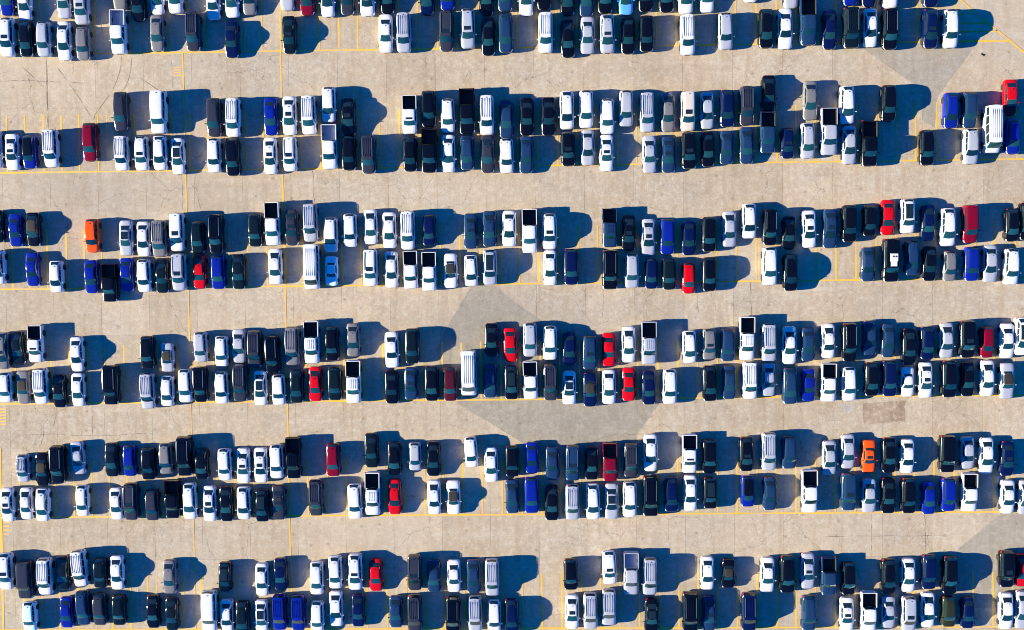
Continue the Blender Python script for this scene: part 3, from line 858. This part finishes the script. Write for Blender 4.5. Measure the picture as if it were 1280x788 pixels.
KIND = {'S': ('sedan', 'sedan'), 'F': ('sedan', 'sedan'), 'U': ('suv', 'SUV'), 'Y': ('suv', 'SUV'), 'X': ('suv', 'SUV'), 'V': ('van', 'van'), 'P': ('pickup_truck', 'pickup truck'),
        'C': ('convertible', 'convertible'), 'H': ('hatchback', 'hatchback')}
GROUP = {'sedan': 'sedans parked in the lot', 'SUV': 'SUVs parked in the lot', 'van': 'white vans parked in the lot', 'pickup truck': 'pickup trucks parked in the lot',
         'convertible': 'convertibles parked in the lot', 'hatchback': 'hatchbacks parked in the lot', 'coupe': 'coupes parked in the lot'}
ORD = ['', 'first', 'second', 'third', 'fourth', 'fifth', 'sixth', 'seventh', 'eighth', 'ninth', 'tenth', 'eleventh', 'twelfth', 'thirteenth', 'fourteenth', 'fifteenth', 'sixteenth', 'seventeenth',
       'eighteenth', 'nineteenth', 'twentieth']
def ordn(n):
    if n <= 20: return ORD[n]
    t = {2: 'twenty', 3: 'thirty', 4: 'forty', 5: 'fifty'}[n // 10]
    return t + '-' + ORD[n % 10] if n % 10 else {30: 'thirtieth', 40: 'fortieth'}[n]
ROWN = ['top', 'second', 'third', 'fourth', 'fifth', 'bottom']

cars = []
for (row, ln, y0), txt in LOT.items():
    x0 = 0
    lst = []
    for tok in txt.split():
        if tok[0] == '@':
            x0 = int(tok[1:]); continue
        m_ = re.match(r'(-?\d+),(-?\d+),(-?\d+)([SFUYXVPCH])([A-Z]?)([a-z]*)(?:~(-?\d+))?$', tok)
        if not m_:
            raise ValueError(tok)
        xc, yt, yb, k, col, op, rot = m_.groups()
        if not col: col = 'L'
        lst.append(dict(x=x0 + int(xc) / 5, y0=y0 + int(yt) / 5, y1=y0 + int(yb) / 5, k=k, col=col, op=op, rot=float(rot or 0), row=row, ln=ln))
    lst.sort(key=lambda c_: c_['x'])
    for i, c_ in enumerate(lst):
        c_['i'] = i; c_['line'] = lst
        nm, cat = KIND[c_['k']]
        if c_['k'] == 'C' and 'h' in c_['op']: nm, cat = 'coupe', 'coupe'
        c_['nm'], c_['cat'] = nm, cat
        cn = COL[c_['col']][0]
        size = 'large ' if c_['k'] == 'X' else ''
        c_['plain'] = size + cn + ' ' + cat
        ex = ''
        o_ = c_['op']
        if cat == 'convertible' or 'c' in o_: ex = ' with black soft top'
        elif 'g' in o_: ex = ' with white plate on its roof'
        elif 'p' in o_: ex = ' with dark glass roof'
        elif 'b' in o_: ex = ' with black roof'
        elif 's' in o_: ex = ' with sunroof'
        elif 'l' in o_: ex = ' with pale empty bed'
        elif 'r' in o_: ex = ' with ribbed roof'
        c_['desc'] = c_['plain'] + ex
        cars.append(c_)

from collections import Counter
tot = Counter(c_['desc'] for c_ in cars)
inline = Counter((c_['row'], c_['ln'], c_['desc']) for c_ in cars)
def place(c_):
    return '%s line of %s double row' % ('upper' if c_['ln'] == 0 else 'lower', ROWN[c_['row']])
def nb(c_):
    L_ = c_['line']; i = c_['i']
    if 0 < i < len(L_) - 1:
        return '%s between %s and %s' % (c_['desc'], L_[i - 1]['plain'], L_[i + 1]['plain'])
nbc = Counter((nb(c_), c_['row'], c_['ln']) for c_ in cars)
for c_ in cars:
    if inline[(c_['row'], c_['ln'], c_['desc'])] == 1:
        lab = '%s in %s' % (c_['desc'], place(c_))
    else:
        i, n = c_['i'], len(c_['line'])
        if i == 0: w_ = 'leftmost'
        elif i == n - 1: w_ = 'rightmost'
        elif i < n / 2: w_ = ordn(i + 1) + ' from left'
        else: w_ = ordn(n - i) + ' from right'
        lab = '%s, %s in %s' % (c_['desc'], w_, place(c_))
    c_['label'] = lab

rv_ = random.Random(11)
for c_ in cars:
    k = c_['k']
    q_ = rv_.random()
    if k == 'S': k = 'F' if q_ < .2 else 'A' if q_ < .45 else 'S'
    if k == 'U': k = 'B' if q_ < .33 else 'U'
    sp = T[k]
    zc = .6
    p = at(c_['x'], (c_['y0'] + c_['y1']) / 2, zc)
    mpp = (H - zc) / FPX
    Lm = (c_['y1'] - c_['y0']) * mpp
    sy = max(.88, min(1.10, Lm / sp['L']))
    sx = max(.94, min(1.05, 1 + (sy - 1) * .35)) + rv_.uniform(-.015, .015)
    sz = max(.92, min(1.08, 1 + (sy - 1) * .5 + rv_.uniform(-.03, .03)))
    rz = ROW_ANG + R(rv_.gauss(0, .55)) + R(c_['rot'])
    o = vehicle(c_['nm'], k, c_['col'], c_['op'], (p.x, p.y, 0.0), rz, (sx, sy, sz))
    tag(o, c_['label'], c_['cat'], GROUP[c_['cat']])
    if 'g' in c_['op']:
        q = MB().box((.05, .30, 1.90), (1.0, .95, .05), .96)
        q.box((.05, -.45, 1.90), (.80, .62, .05), .94)
        gm = q.mesh('roof_plate'); gm.materials.append(M['paint_W'])
        g_ = bpy.data.objects.new('roof_plate', gm); C.objects.link(g_); g_.parent = o
        for dx in (-.02, .30):
            q = MB().box((dx, .42, 1.935), (.20, .20, .03), .9)
            vm = q.mesh('vent'); vm.materials.append(M['trim'])
            w_ = bpy.data.objects.new('vent', vm); C.objects.link(w_); w_.parent = g_
print('vehicles', len(cars), Counter(c_['cat'] for c_ in cars), 'objects', len(bpy.data.objects))
dl = Counter(c_['label'] for c_ in cars)
print('duplicate labels', [x for x in dl if dl[x] > 1], 'long', [x for x in dl if len(x.split()) > 16])
